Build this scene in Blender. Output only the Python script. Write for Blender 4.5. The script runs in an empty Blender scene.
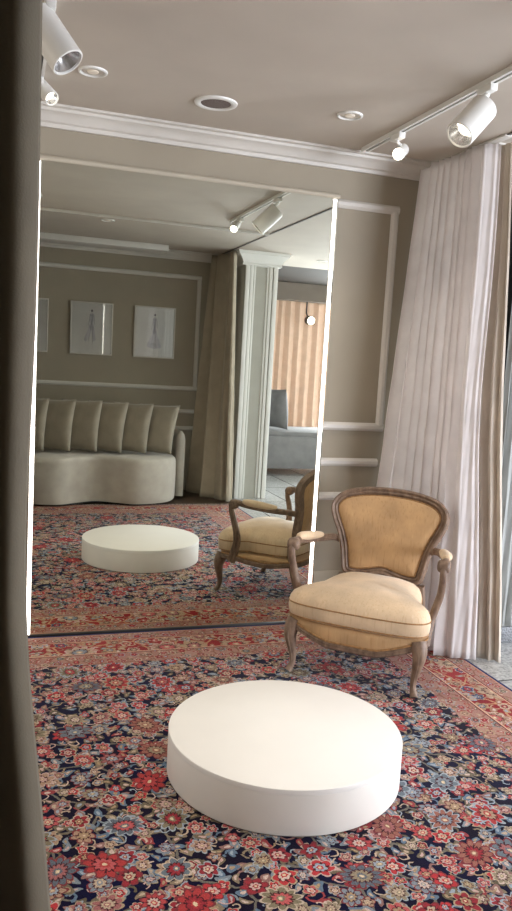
import bpy, bmesh, math, random
from mathutils import Vector, Matrix
PI = math.pi
sc = bpy.context.scene
COL = sc.collection
random.seed(7)

# ------------------------------------------------------------------ materials
def lin(c):
    return tuple(((v/255)/12.92 if v/255 <= .04045 else ((v/255+.055)/1.055)**2.4) for v in c)

class S:                                    # tiny wrapper: arithmetic on node sockets
    def __init__(s, nt, sock): s.nt, s.k = nt, sock
    def m(s, op, *o, clamp=False):
        n = s.nt.nodes.new('ShaderNodeMath'); n.operation = op; n.use_clamp = clamp
        for i, v in enumerate((s,)+o):
            if isinstance(v, S): s.nt.links.new(v.k, n.inputs[i])
            else: n.inputs[i].default_value = v
        return S(s.nt, n.outputs[0])
    def __add__(s, o): return s.m('ADD', o)
    def __radd__(s, o): return s.m('ADD', o)
    def __sub__(s, o): return s.m('SUBTRACT', o)
    def __rsub__(s, o): return (s*-1.0)+o
    def __mul__(s, o): return s.m('MULTIPLY', o)
    def __rmul__(s, o): return s.m('MULTIPLY', o)
    def __truediv__(s, o): return s.m('DIVIDE', o)
    def lt(s, o): return s.m('LESS_THAN', o)
    def gt(s, o): return s.m('GREATER_THAN', o)

def node(nt, typ, ins=None, **props):
    n = nt.nodes.new(typ)
    for k, v in props.items(): setattr(n, k, v)
    for k, v in (ins or {}).items():
        if isinstance(v, S): nt.links.new(v.k, n.inputs[k])
        else: n.inputs[k].default_value = v
    return n

def mix(nt, fac, a, b, blend='MIX'):
    n = nt.nodes.new('ShaderNodeMix'); n.data_type = 'RGBA'; n.blend_type = blend
    for idx, v in ((0, fac), (6, a), (7, b)):
        if isinstance(v, S): nt.links.new(v.k, n.inputs[idx])
        elif idx == 0: n.inputs[0].default_value = v
        else: n.inputs[idx].default_value = (*v, 1) if len(v) == 3 else v
    return S(nt, n.outputs[2])

def ramp(nt, fac, cols, interp='CONSTANT'):
    n = nt.nodes.new('ShaderNodeValToRGB'); cr = n.color_ramp; cr.interpolation = interp
    while len(cr.elements) < len(cols): cr.elements.new(1)
    for i, c in enumerate(cols):
        pos, c = c if isinstance(c[0], float) else (i/len(cols), c)
        cr.elements[i].position = pos; cr.elements[i].color = (*lin(c), 1)
    nt.links.new(fac.k, n.inputs[0])
    return S(nt, n.outputs[0])

def base(name, rough=.6, **kw):
    m = bpy.data.materials.new(name); m.use_nodes = True
    nt = m.node_tree; b = nt.nodes['Principled BSDF']
    b.inputs['Roughness'].default_value = rough
    for k, v in kw.items(): b.inputs[k].default_value = v
    return m, nt, b

def coords(nt, scale=(1, 1, 1), rot=(0, 0, 0)):
    t = nt.nodes.new('ShaderNodeTexCoord'); mp = nt.nodes.new('ShaderNodeMapping')
    mp.inputs['Scale'].default_value = scale; mp.inputs['Rotation'].default_value = rot
    nt.links.new(t.outputs['Object'], mp.inputs['Vector'])
    return S(nt, mp.outputs[0])

def simple(name, rgb, rough=.6, var=.06, nscale=6, bump=0, bscale=60, stretch=(1, 1, 1), **kw):
    m, nt, b = base(name, rough, **kw)
    c = coords(nt, stretch)
    n = node(nt, 'ShaderNodeTexNoise', {'Vector': c, 'Scale': nscale, 'Detail': 4})
    lo = tuple(x*(1-var) for x in rgb); hi = tuple(min(255, x*(1+var)) for x in rgb)
    col = ramp(nt, S(nt, n.outputs[0]), [(.3, lo), (.7, hi)], 'LINEAR')
    nt.links.new(col.k, b.inputs['Base Color'])
    if bump:
        n2 = node(nt, 'ShaderNodeTexNoise', {'Vector': c, 'Scale': bscale, 'Detail': 3})
        bp = node(nt, 'ShaderNodeBump', {'Strength': bump, 'Distance': .004, 'Height': S(nt, n2.outputs[0])})
        nt.links.new(bp.outputs[0], b.inputs['Normal'])
    return m

def fabric(name, rgb, rough=.9, weave=900, bump=.25, var=.06, transl=0, sheen=.2):
    m, nt, b = base(name, rough)
    b.inputs['Sheen Weight'].default_value = sheen
    c = coords(nt)
    n = node(nt, 'ShaderNodeTexNoise', {'Vector': c, 'Scale': 9, 'Detail': 5})
    lo = tuple(x*(1-var) for x in rgb); hi = tuple(min(255, x*(1+var)) for x in rgb)
    col = ramp(nt, S(nt, n.outputs[0]), [(.3, lo), (.7, hi)], 'LINEAR')
    nt.links.new(col.k, b.inputs['Base Color'])
    n2 = node(nt, 'ShaderNodeTexNoise', {'Vector': c, 'Scale': weave*.3, 'Detail': 2})
    bp = node(nt, 'ShaderNodeBump', {'Strength': bump, 'Distance': .002, 'Height': S(nt, n2.outputs[0])})
    nt.links.new(bp.outputs[0], b.inputs['Normal'])
    if transl:
        tr = node(nt, 'ShaderNodeBsdfTranslucent'); nt.links.new(col.k, tr.inputs[0])
        mx = node(nt, 'ShaderNodeMixShader', {0: transl})
        nt.links.new(b.outputs[0], mx.inputs[1]); nt.links.new(tr.outputs[0], mx.inputs[2])
        nt.links.new(mx.outputs[0], nt.nodes['Material Output'].inputs[0])
    return m

def emit(name, rgb, strength):
    m, nt, b = base(name, .4)
    b.inputs['Base Color'].default_value = (*lin(rgb), 1)
    b.inputs['Emission Color'].default_value = (*lin(rgb), 1)
    b.inputs['Emission Strength'].default_value = strength
    return m

def silk(name, rgb, dark, light):                     # slubbed straw silk, streaks run down the cloth
    m, nt, b = base(name, .7)
    b.inputs['Sheen Weight'].default_value = .25
    c = coords(nt, (130, 130, 7)); c2 = coords(nt, (1, 1, 1))
    n = node(nt, 'ShaderNodeTexNoise', {'Vector': c, 'Scale': 1, 'Detail': 3})
    big = node(nt, 'ShaderNodeTexNoise', {'Vector': c2, 'Scale': 7, 'Detail': 3})
    a = ramp(nt, S(nt, n.outputs[0]), [(.25, dark), (.45, rgb), (.62, rgb), (.8, light)], 'LINEAR')
    bb = ramp(nt, S(nt, big.outputs[0]), [(.35, (225, 225, 225)), (.65, (255, 255, 255))], 'LINEAR')
    nt.links.new(mix(nt, 1.0, a, bb, 'MULTIPLY').k, b.inputs['Base Color'])
    bp = node(nt, 'ShaderNodeBump', {'Strength': .3, 'Distance': .002, 'Height': S(nt, n.outputs[0])})
    nt.links.new(bp.outputs[0], b.inputs['Normal'])
    return m

def wood(name, a, bcol, scale=30, stretch=(1, 1, .15), rough=.6):
    m, nt, b = base(name, rough)
    c = coords(nt, stretch)
    n = node(nt, 'ShaderNodeTexNoise', {'Vector': c, 'Scale': scale, 'Detail': 6, 'Roughness': .65})
    col = ramp(nt, S(nt, n.outputs[0]), [(.32, a), (.68, bcol)], 'LINEAR')
    nt.links.new(col.k, b.inputs['Base Color'])
    bp = node(nt, 'ShaderNodeBump', {'Strength': .25, 'Distance': .003, 'Height': S(nt, n.outputs[0])})
    nt.links.new(bp.outputs[0], b.inputs['Normal'])
    return m

def marble():
    m, nt, b = base('marble_floor', .22)
    c = coords(nt)
    br = node(nt, 'ShaderNodeTexBrick', {'Vector': c, 'Scale': 1.0, 'Mortar Size': .006, 'Brick Width': .9, 'Row Height': .9,
              'Color1': (*lin((212, 212, 209)), 1), 'Color2': (*lin((200, 201, 199)), 1), 'Mortar': (*lin((96, 98, 100)), 1)})
    n = node(nt, 'ShaderNodeTexNoise', {'Vector': c, 'Scale': 55, 'Detail': 6, 'Roughness': .7})
    v = ramp(nt, S(nt, n.outputs[0]), [(.35, (190, 190, 190)), (.6, (255, 255, 255))], 'LINEAR')
    nt.links.new(mix(nt, 1.0, S(nt, br.outputs[0]), v, 'MULTIPLY').k, b.inputs['Base Color'])
    return m

RX0, RX1, RY0, RY1 = -1.55, 2.057, -3.42, -.012       # the rug's edges
def rug_material():
    m, nt, b = base('persian_rug_pile', .95)
    b.inputs['Specular IOR Level'].default_value = .04; b.inputs['Sheen Weight'].default_value = .04
    tc = node(nt, 'ShaderNodeTexCoord'); P0 = S(nt, tc.outputs['Object'])
    wob = node(nt, 'ShaderNodeTexNoise', {'Vector': P0, 'Scale': 28, 'Detail': 2}, noise_dimensions='2D')
    va = node(nt, 'ShaderNodeVectorMath', {0: S(nt, wob.outputs['Color']), 1: (.5, .5, .5)}, operation='SUBTRACT')
    vs = node(nt, 'ShaderNodeVectorMath', {0: S(nt, va.outputs[0]), 'Scale': .016}, operation='SCALE')
    vp = node(nt, 'ShaderNodeVectorMath', {0: P0, 1: S(nt, vs.outputs[0])}, operation='ADD')
    P = S(nt, vp.outputs[0])
    def vor(scale, rnd=.8, feature='F1', off=(0, 0, 0), src=None):
        o = node(nt, 'ShaderNodeVectorMath', {0: src or P, 1: off}, operation='ADD')
        return S(nt, o.outputs[0]), node(nt, 'ShaderNodeTexVoronoi', {'Vector': S(nt, o.outputs[0]), 'Scale': scale, 'Randomness': rnd},
                                         voronoi_dimensions='2D', feature=feature)
    def local(scale, rnd, off):
        p, v = vor(scale, rnd, 'F1', off)
        d = node(nt, 'ShaderNodeVectorMath', {0: p, 1: S(nt, v.outputs['Position'])}, operation='SUBTRACT')
        s = node(nt, 'ShaderNodeSeparateXYZ', {0: S(nt, d.outputs[0])})
        h = node(nt, 'ShaderNodeSeparateColor', {0: S(nt, v.outputs['Color'])})
        return S(nt, s.outputs[0])*scale, S(nt, s.outputs[1])*scale, S(nt, h.outputs[0]), S(nt, h.outputs[1]), S(nt, h.outputs[2])
    RED = [(192, 62, 66), (156, 52, 60), (178, 146, 122), (196, 96, 96), (136, 144, 152), (168, 108, 106), (188, 78, 80), (156, 142, 118)]
    LT = [(196, 174, 150), (212, 188, 174), (160, 172, 182), (176, 150, 118), (206, 172, 162)]
    OUT = [(198, 180, 160), (164, 174, 180), (128, 58, 62), (178, 158, 130), (200, 170, 160)]
    LEAF = [(132, 142, 150), (142, 126, 104), (104, 94, 74), (160, 70, 72), (104, 124, 144), (150, 112, 106), (120, 108, 88)]
    def flower(col, scale, rmax, rnd, off, n0, n1, pal, inner, outline, chance=1.0, asp=1.0):
        x, y, h1, h2, h3 = local(scale, rnd, off)
        if asp != 1.0:
            th = h3*6.28; cs, sn = th.m('COSINE'), th.m('SINE')
            x, y = x*cs+y*sn, (y*cs-x*sn)*asp
        r = (x*x+y*y).m('SQRT'); a = y.m('ARCTAN2', x)
        n = (h1*(n1-n0)+n0).m('FLOOR')
        pet = (a*n+h3*6.28).m('COSINE')*.5+.5
        R = (pet.m('POWER', .6)*.32+.68)*rmax*(h2*.35+.75)
        t = r/R
        on = h2.lt(chance)
        body = ramp(nt, h1, pal); ins = ramp(nt, h3, inner)
        col = mix(nt, t.lt(1.0)*on, col, ramp(nt, h2, outline))
        col = mix(nt, t.lt(.86)*on, col, body)
        col = mix(nt, t.lt(.80)*pet.lt(.18)*t.gt(.42)*on, col, lin((74, 34, 40)))
        col = mix(nt, t.lt(.52)*on, col, lin((86, 36, 42)))
        col = mix(nt, t.lt(.46)*on, col, ins)
        col = mix(nt, t.lt(.24)*on, col, body)
        col = mix(nt, t.lt(.12)*on, col, lin((226, 204, 168)))
        return col
    def leaves(col, scale, off, pal, size=.40, asp=2.1):
        x, y, h1, h2, h3 = local(scale, .95, off)
        th = h2*6.28; cs, sn = th.m('COSINE'), th.m('SINE')
        u = x*cs+y*sn; w = y*cs-x*sn+u*u*.9
        d = (u*u+w*w*(asp*asp)).m('SQRT')
        col = mix(nt, d.lt(size), col, ramp(nt, h1, pal))
        return mix(nt, d.lt(size*.45), col, ramp(nt, h3, LT))
    def curls(col, scale, off, pal, rad=.27, w=.05):
        x, y, h1, h2, h3 = local(scale, .9, off)
        r = (x*x+y*y).m('SQRT'); a = y.m('ARCTAN2', x)
        arc = (a+h2*6.28).m('COSINE').gt(-.45)
        rr = r+(a+h2*6.28)*.015
        return mix(nt, (rr-rad).m('ABSOLUTE').lt(w)*arc, col, ramp(nt, h1, pal))
    def vines(col, scale, off, c, w):
        _, v = vor(scale, .9, 'DISTANCE_TO_EDGE', off)
        return mix(nt, S(nt, v.outputs['Distance']).lt(w), col, c)
    def ground(c0, c1):
        n = node(nt, 'ShaderNodeTexNoise', {'Vector': P0, 'Scale': 3.5, 'Detail': 3}, noise_dimensions='2D')
        return ramp(nt, S(nt, n.outputs[0]), [(.35, c0), (.65, c1)], 'LINEAR')
    # field: navy with vines, leaves, rosettes and palmettes
    f = ground((15, 15, 52), (22, 14, 34))
    f = vines(f, 6.2, (0, 0, 0), lin((116, 110, 100)), .024)
    f = curls(f, 11, (3.3, 1.2, 0), LEAF, .26, .04)
    f = leaves(f, 19, (1.7, .4, 0), LEAF, .38)
    f = leaves(f, 15, (7.1, 3.4, 0), LEAF, .36, 1.9)
    f = curls(f, 15, (.3, 5.2, 0), LT, .25, .035)
    f = flower(f, 14.5, .37, .75, (2.2, 6.1, 0), 5, 7, RED, LT, OUT, .8)
    f = flower(f, 9.4, .43, .7, (4.4, 2.9, 0), 6, 10, RED, LT, OUT, .85, 1.15)
    f = flower(f, 5.0, .39, .62, (.9, 7.7, 0), 8, 13, [(112, 122, 130), (180, 66, 66), (134, 124, 100), (158, 104, 90), (100, 108, 118)], RED, OUT, .66, 1.25)
    # main border: red with beige palmettes
    g = ground((142, 36, 40), (162, 50, 50))
    g = vines(g, 7, (2, 2, 0), lin((196, 146, 108)), .035)
    g = curls(g, 13, (5.1, 2.2, 0), [(178, 138, 108), (188, 156, 128), (150, 110, 88)], .27, .05)
    g = leaves(g, 17, (6.7, 1.4, 0), [(178, 144, 114), (164, 122, 98), (130, 112, 90), (176, 98, 86)], .42, 1.9)
    g = flower(g, 11, .40, .7, (1.2, 3.1, 0), 5, 8, [(178, 144, 114), (188, 158, 132), (164, 112, 92), (80, 86, 116)], RED, LT, .9)
    g = flower(g, 5.2, .44, .45, (5.4, .9, 0), 8, 12, [(180, 150, 120), (188, 160, 134), (166, 132, 108)], RED, LT, .9, 1.3)
    # guard bands: tan with small flowers
    t = ground((168, 124, 112), (178, 138, 122))
    t = vines(t, 13, (4, 1, 0), lin((150, 100, 82)), .05)
    t = leaves(t, 26, (3.7, 2.4, 0), [(158, 62, 60), (126, 102, 82), (180, 142, 120), (166, 84, 76)], .42, 1.8)
    t = flower(t, 17, .42, .6, (2.9, 4.1, 0), 5, 7, [(166, 62, 62), (184, 150, 124), (124, 114, 98), (160, 88, 80)], RED, LT, .8)
    s = node(nt, 'ShaderNodeSeparateXYZ', {0: P0})
    X, Y = S(nt, s.outputs[0]), S(nt, s.outputs[1])
    e = (X-RX0).m('MINIMUM', (X-RX1)*-1.0).m('MINIMUM', (Y-RY0).m('MINIMUM', (Y-RY1)*-1.0))
    wv = (X*42).m('SINE')*.006+(Y*42).m('SINE')*.006
    c = mix(nt, (e+wv).gt(.40), t, f)
    c = mix(nt, e.gt(.105)*e.lt(.265), c, g)
    for lo, hi, rgb in ((0, .016, (38, 40, 92)), (.016, .024, (196, 150, 124)), (.094, .100, (120, 40, 44)), (.100, .107, (214, 168, 138)),
                        (.262, .270, (222, 176, 146)), (.270, .276, (96, 34, 44))):
        c = mix(nt, e.gt(lo)*e.lt(hi), c, lin(rgb))
    # slight wear and pile
    n = node(nt, 'ShaderNodeTexNoise', {'Vector': P0, 'Scale': 260, 'Detail': 2}, noise_dimensions='2D')
    wear = ramp(nt, S(nt, n.outputs[0]), [(.3, (205, 205, 207)), (.7, (255, 255, 255))], 'LINEAR')
    nt.links.new(mix(nt, 1.0, c, wear, 'MULTIPLY').k, b.inputs['Base Color'])
    bp = node(nt, 'ShaderNodeBump', {'Strength': .35, 'Distance': .004, 'Height': S(nt, n.outputs[0])})
    nt.links.new(bp.outputs[0], b.inputs['Normal'])
    return m

WALL = simple('taupe_wall_paint', (151, 141, 123), .75, .02, 3, .05, 220)
CEIL = simple('ceiling_paint', (186, 176, 163), .85, .02, 3, .04, 220)
TRIM = simple('white_moulding_paint', (200, 195, 186), .5, .02, 5)
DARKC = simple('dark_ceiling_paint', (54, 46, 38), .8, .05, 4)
HALLW = simple('hall_wall_paint', (214, 216, 216), .7, .02, 4)
OAK = wood('dark_oak_floor', (60, 46, 36), (86, 68, 54), 20, (1, .1, 1), .4)
MARB = marble()
GRAN = simple('granite_skirting', (120, 122, 124), .35, .35, 120)
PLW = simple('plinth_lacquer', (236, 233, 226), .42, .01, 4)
PLS = simple('plinth_white_shaded', (226, 221, 212), .5, .015, 4)  # same white as the top, with the side's shade mixed into the colour
BLACK = simple('black_channel', (22, 20, 19), .5, .1)
WMET = simple('white_lamp_metal', (222, 220, 214), .38, .02, 8)
REFL = simple('lamp_reflector', (225, 225, 225), .22, .02, 8, Metallic=.9)
GREYM = simple('grey_mesh', (104, 92, 86), .8, .3, 400)
LED = emit('led_strip_glow', (255, 248, 240), 7.0)
BULB = emit('lit_bulb', (255, 246, 228), 9.0)
DIM = emit('dim_bulb', (225, 214, 196), .08)
SOFAF = fabric('greige_boucle', (186, 180, 168), .95, 900, .35, .04)
CUSHF = fabric('taupe_cushion_linen', (142, 134, 118), .9, 900, .35, .05)
WHC = fabric('white_curtain_cotton', (248, 244, 242), .85, 800, .15, .02, .55)
BEC = fabric('beige_curtain_linen', (206, 194, 178), .88, 800, .2, .03, .12)
TAC = fabric('taupe_curtain_velvet', (166, 154, 134), .85, 800, .2, .04)
LFC = fabric('olive_taupe_curtain', (102, 94, 77), .85, 800, .2, .04)
PEC = fabric('peach_curtain_voile', (228, 194, 168), .85, 800, .15, .03, .10)
SHC = fabric('pale_sheer', (186, 188, 184), .85, 800, .15, .03, .4)
GRS = fabric('cool_grey_wool', (120, 118, 117), .95, 700, .35, .05)
GRD = fabric('charcoal_wool', (100, 98, 97), .95, 700, .35, .06)
SILKB = silk('straw_silk_back', (200, 160, 112), (182, 140, 92), (210, 174, 126))
SILKS = silk('straw_silk_seat', (222, 194, 158), (206, 174, 136), (232, 210, 180))
CWOOD = wood('weathered_walnut', (92, 71, 56), (142, 117, 96), 40, (1, 1, .4), .55)
WELT = simple('bronze_welt', (150, 112, 70), .7, .15, 60)
PAPER = simple('sketch_paper', (228, 227, 224), .7, .01)
INK = simple('pencil_wash', (206, 204, 210), .9, .08, 20)
INKD = simple('pencil_dark', (132, 128, 136), .9, .1, 20)
FRINGE = fabric('wool_fringe', (216, 204, 190), .95, 900, .2, .08)
LEAFM = simple('garden_leaves', (112, 128, 58), .8, .35, 12)
RUGM = rug_material()
mm, nt_, b_ = base('mirror_silver', .0, Metallic=1.0)
n_ = node(nt_, 'ShaderNodeTexNoise', {'Scale': 2})
nt_.links.new(ramp(nt_, S(nt_, n_.outputs[0]), [(.3, (222, 226, 217)), (.7, (224, 228, 219))], 'LINEAR').k, b_.inputs['Base Color'])
MIRR = mm
mm, nt_, b_ = base('picture_glass', .02)
nt_.nodes.remove(b_)
gl = node(nt_, 'ShaderNodeBsdfGlossy', {'Roughness': .01, 'Color': (1, 1, 1, 1)}); tr = node(nt_, 'ShaderNodeBsdfTransparent')
lw = node(nt_, 'ShaderNodeFresnel', {'IOR': 1.5}); mx = node(nt_, 'ShaderNodeMixShader', {0: S(nt_, lw.outputs[0])*1.6})
nt_.links.new(tr.outputs[0], mx.inputs[1]); nt_.links.new(gl.outputs[0], mx.inputs[2]); nt_.links.new(mx.outputs[0], nt_.nodes['Material Output'].inputs[0])
GLASS = mm

# ------------------------------------------------------------------ mesh helpers
INV = {}
def obj(name, bm, mat, parent=None, sharp=38, at=None):
    if sharp:
        bm.normal_update(); ca = math.radians(sharp)
        for e in bm.edges:
            if len(e.link_faces) == 2 and e.calc_face_angle(0) > ca: e.smooth = False
        for f in bm.faces: f.smooth = True
    if parent is not None and parent.name in INV: bm.transform(INV[parent.name])
    elif at is not None: bm.transform(Matrix.Translation(-Vector(at)))
    me = bpy.data.meshes.new(name); bm.to_mesh(me); bm.free()
    o = bpy.data.objects.new(name, me); COL.objects.link(o)
    for q in (mat if isinstance(mat, list) else [mat]): me.materials.append(q)
    if parent is not None:
        o.parent = parent
        if parent.name in INV: INV[o.name] = INV[parent.name]
    elif at is not None: o.location = at; INV[o.name] = Matrix.Translation(-Vector(at))
    return o
def tag(o, label=None, cat=None, group=None, kind=None):
    for k, v in (('label', label), ('category', cat), ('group', group), ('kind', kind)):
        if v: o[k] = v
    return o
def thing(name, label, cat, loc=(0, 0, 0), rz=0, group=None, local=False):
    """Empty at the thing's base. Parts are modelled in world space unless local."""
    o = bpy.data.objects.new(name, None); COL.objects.link(o); o.empty_display_size = .1
    o.location = loc; o.rotation_euler = (0, 0, rz)
    if not local: INV[o.name] = (Matrix.Translation(loc) @ Matrix.Rotation(rz, 4, 'Z')).inverted()
    return tag(o, label, cat, group)
def struct(name, bm, mat, sharp=38):
    return tag(obj(name, bm, mat, None, sharp), kind='structure')

def box(bm, x0, x1, y0, y1, z0, z1, bev=0):
    r = bmesh.ops.create_cube(bm, size=1)
    for v in r['verts']:
        v.co = Vector((x0+(v.co.x+.5)*(x1-x0), y0+(v.co.y+.5)*(y1-y0), z0+(v.co.z+.5)*(z1-z0)))
    if bev:
        es = list({e for v in r['verts'] for e in v.link_edges})
        bmesh.ops.bevel(bm, geom=es, offset=bev, segments=2, affect='EDGES', profile=.5)
def B(*a, bev=0):
    bm = bmesh.new(); box(bm, *a, bev=bev); return bm
def cr(pts, n=8, closed=False):                       # Catmull-Rom through points of any dimension
    P = [Vector(p) for p in pts]; N = len(P); out = []
    for i in range(N if closed else N-1):
        g = (lambda k: P[k % N]) if closed else (lambda k: P[max(0, min(N-1, k))])
        p0, p1, p2, p3 = g(i-1), g(i), g(i+1), g(i+2)
        for j in range(n):
            t = j/n
            out.append(.5*((2*p1)+(p2-p0)*t+(2*p0-5*p1+4*p2-p3)*t*t+(3*p1-p0-3*p2+p3)*t**3))
    if not closed: out.append(P[-1])
    return out
def circ(r, n=10, ry=None):
    return [(r*math.cos(2*PI*i/n), (ry or r)*math.sin(2*PI*i/n)) for i in range(n)]
def sweep(bm, path, sec, ref=(0, 0, 1), scales=None, closed=False, refs=None):
    """sec: closed list of (a,b): a along the reference normal, b along tangent x normal."""
    P = [Vector(p) for p in path]; N = len(P); rings = []
    for i in range(N):
        if closed: T = P[(i+1) % N]-P[(i-1) % N]
        else: T = P[min(i+1, N-1)]-P[max(i-1, 0)]
        T.normalize(); rf = Vector(refs[i] if refs else ref)
        n = (rf-T*rf.dot(T)).normalized(); b = T.cross(n)
        s = scales[i] if scales else 1
        s = s if isinstance(s, tuple) else (s, s)
        rings.append([bm.verts.new(P[i]+n*(a*s[0])+b*(c*s[1])) for a, c in sec])
    M = len(sec)
    for i in range(N if closed else N-1):
        r0, r1 = rings[i], rings[(i+1) % N]
        for k in range(M):
            bm.faces.new((r0[k], r0[(k+1) % M], r1[(k+1) % M], r1[k]))
    if not closed:
        bm.faces.new(rings[0][::-1]); bm.faces.new(rings[-1])
    bmesh.ops.recalc_face_normals(bm, faces=bm.faces)
def tube(bm, path, r, n=8, ref=(.123, .31, .9), scales=None, closed=False):
    sweep(bm, path, circ(r, n), ref, scales, closed)
def flat0(bm):
    for v in bm.verts: v.co.z = max(v.co.z, .0012)
def lathe(bm, prof, M=None, n=32):                    # (r,z) profile around z, optional transform
    rings = []
    for r, z in prof:
        if r < 1e-6: rings.append([bm.verts.new((M or Matrix()) @ Vector((0, 0, z)))])
        else: rings.append([bm.verts.new((M or Matrix()) @ Vector((r*math.cos(2*PI*i/n), r*math.sin(2*PI*i/n), z))) for i in range(n)])
    for a, b in zip(rings, rings[1:]):
        for i in range(n):
            j = (i+1) % n
            if len(a) == 1 and len(b) == 1: continue
            if len(a) == 1: bm.faces.new((a[0], b[i], b[j]))
            elif len(b) == 1: bm.faces.new((a[i], b[0], a[j]))
            else: bm.faces.new((a[i], b[i], b[j], a[j]))
    bmesh.ops.recalc_face_normals(bm, faces=bm.faces)
def loft(bm, rings, caps=True):                       # closed rings of equal length
    R = [[bm.verts.new(p) for p in r] for r in rings]; M = len(R[0])
    for a, b in zip(R, R[1:]):
        for k in range(M): bm.faces.new((a[k], a[(k+1) % M], b[(k+1) % M], b[k]))
    if caps: bm.faces.new(R[0][::-1]); bm.faces.new(R[-1])
    bmesh.ops.recalc_face_normals(bm, faces=bm.faces)
def inset_out(o, c, s, d=0):
    return [Vector((c[0]+(p[0]-c[0])*s, c[1]+(p[1]-c[1])*s)) for p in o]
def extrude_profile_x(bm, prof, x0, x1):              # prof: list of (y,z)
    loft(bm, [[(x0, y, z) for y, z in prof], [(x1, y, z) for y, z in prof]])
def extrude_profile_y(bm, prof, y0, y1):              # prof: list of (x,z)
    loft(bm, [[(x, y0, z) for x, z in prof], [(x, y1, z) for x, z in prof]])

# ------------------------------------------------------------------ room shell
H = 2.50; FZ = -.012; YS = -4.32; YM = .018
bm = B(-2.2, 2.06, -4.6, .2, FZ-.1, FZ); struct('floor', bm, OAK)
bm = B(2.06, 7.2, -8.2, .2, FZ-.1, FZ); struct('floor_hall', bm, MARB)
bm = B(-2.2, 7.2, -4.62, .2, H, H+.1); struct('ceiling', bm, CEIL)
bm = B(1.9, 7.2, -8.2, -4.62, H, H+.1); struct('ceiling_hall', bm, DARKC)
bm = B(-2.2, 2.06, YM, YM+.12, FZ, H); struct('wall_back', bm, WALL)
bm = B(-2.2, 2.11, YS-.12, YS, FZ, H); struct('wall_front', bm, WALL)
bm = bmesh.new(); box(bm, -2.32, -2.2, -4.6, -2.4, FZ, H); box(bm, -2.32, -2.2, -.61, .2, FZ, H)
box(bm, -2.32, -2.2, -2.4, -.61, FZ, .55); box(bm, -2.32, -2.2, -2.4, -.61, 2.35, H); struct('wall_left', bm, WALL)
bm = B(2.06, 7.2, -.44, -.30, FZ, H); struct('wall_hall_back', bm, HALLW)
# hall right wall with a tall window opening, hall end wall with a small window
bm = bmesh.new(); box(bm, 7.0, 7.15, -8.2, -3.7, FZ, H); box(bm, 7.0, 7.15, -.9, -.3, FZ, H)
box(bm, 7.0, 7.15, -3.7, -.9, FZ, .25); box(bm, 7.0, 7.15, -3.7, -.9, 2.35, H); struct('wall_hall_right', bm, HALLW)
bm = bmesh.new(); box(bm, 2.0, 2.75, -6.95, -6.8, FZ, H); box(bm, 3.25, 4.5, -6.95, -6.8, FZ, H); box(bm, 6.95, 7.2, -6.95, -6.8, FZ, H); box(bm, 4.5, 6.95, -6.95, -6.8, FZ, .2); box(bm, 4.5, 6.95, -6.95, -6.8, 2.4, H)
box(bm, 2.75, 3.25, -6.95, -6.8, FZ, .9); box(bm, 2.75, 3.25, -6.95, -6.8, 2.2, H); struct('wall_hall_front', bm, HALLW)
bm = B(1.95, 2.11, -6.9, -4.44, FZ, H); struct('wall_hall_left', bm, HALLW)
wf = bmesh.new()
for y in (-3.7, -2.33, -.96): box(wf, 7.02, 7.10, y, y+.06, .25, 2.35)
for z in (.25, 2.29): box(wf, 7.02, 7.10, -3.7, -.9, z, z+.06)
w1 = struct('window_1', wf, TRIM)
wf = bmesh.new()
for x in (2.75, 3.21): box(wf, x, x+.04, -6.9, -6.84, .9, 2.2)
for z in (.9, 1.55, 2.16): box(wf, 2.75, 3.25, -6.9, -6.84, z, z+.04)
struct('window_2', wf, TRIM)
wf = bmesh.new()
for x in (4.5, 5.7, 6.9): box(wf, x, x+.05, -6.9, -6.84, .2, 2.4)
for z in (.2, 2.34): box(wf, 4.5, 6.95, -6.9, -6.84, z, z+.06)
struct('window_3', wf, TRIM)
wf = bmesh.new()
for y in (-2.4, -1.53, -.66): box(wf, -2.28, -2.23, y, y+.05, .55, 2.35)
for z in (.55, 2.30): box(wf, -2.28, -2.23, -2.4, -.61, z, z+.05)
struct('added_window_left', wf, TRIM)  # added, unseen window that frames the left fill light
# dropped beam in the hall in front of the far curtains
bm = B(2.1, 7.0, -6.45, -6.25, 2.27, H); struct('trim_1', bm, simple('beam_paint', (122, 110, 98), .8, .04))
# crown mouldings
def crown(s, y0):                                     # profile in (y,z); s = direction into the room
    p = [(0, H-.085), (.014, H-.085), (.018, H-.068), (.030, H-.062), (.040, H-.045), (.058, H-.030), (.070, H-.026),
         (.074, H-.014), (.092, H-.010), (.092, H), (0, H)]
    return [(y0+s*a, z) for a, z in p]
bm = bmesh.new(); extrude_profile_x(bm, crown(-1, YM), -2.2, 2.03); struct('trim_2', bm, TRIM, 25)
bm = bmesh.new(); extrude_profile_x(bm, crown(1, YS), -2.2, 2.03); struct('trim_3', bm, TRIM, 25)
bm = bmesh.new(); extrude_profile_x(bm, crown(-1, -.44), 2.06, 7.0); struct('trim_4', bm, TRIM, 25)
# flat white box along the ceiling above the sofa
bm = B(-2.2, 1.41, -4.23, -3.95, H-.055, H, bev=.004); struct('trim_5', bm, TRIM)
# thin reveal where the room's ceiling meets the hall's
bm = B(2.015, 2.030, -4.3, -.02, H-.006, H); struct('trim_6', bm, simple('shadow_gap', (96, 92, 86), .8, .05))
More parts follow.
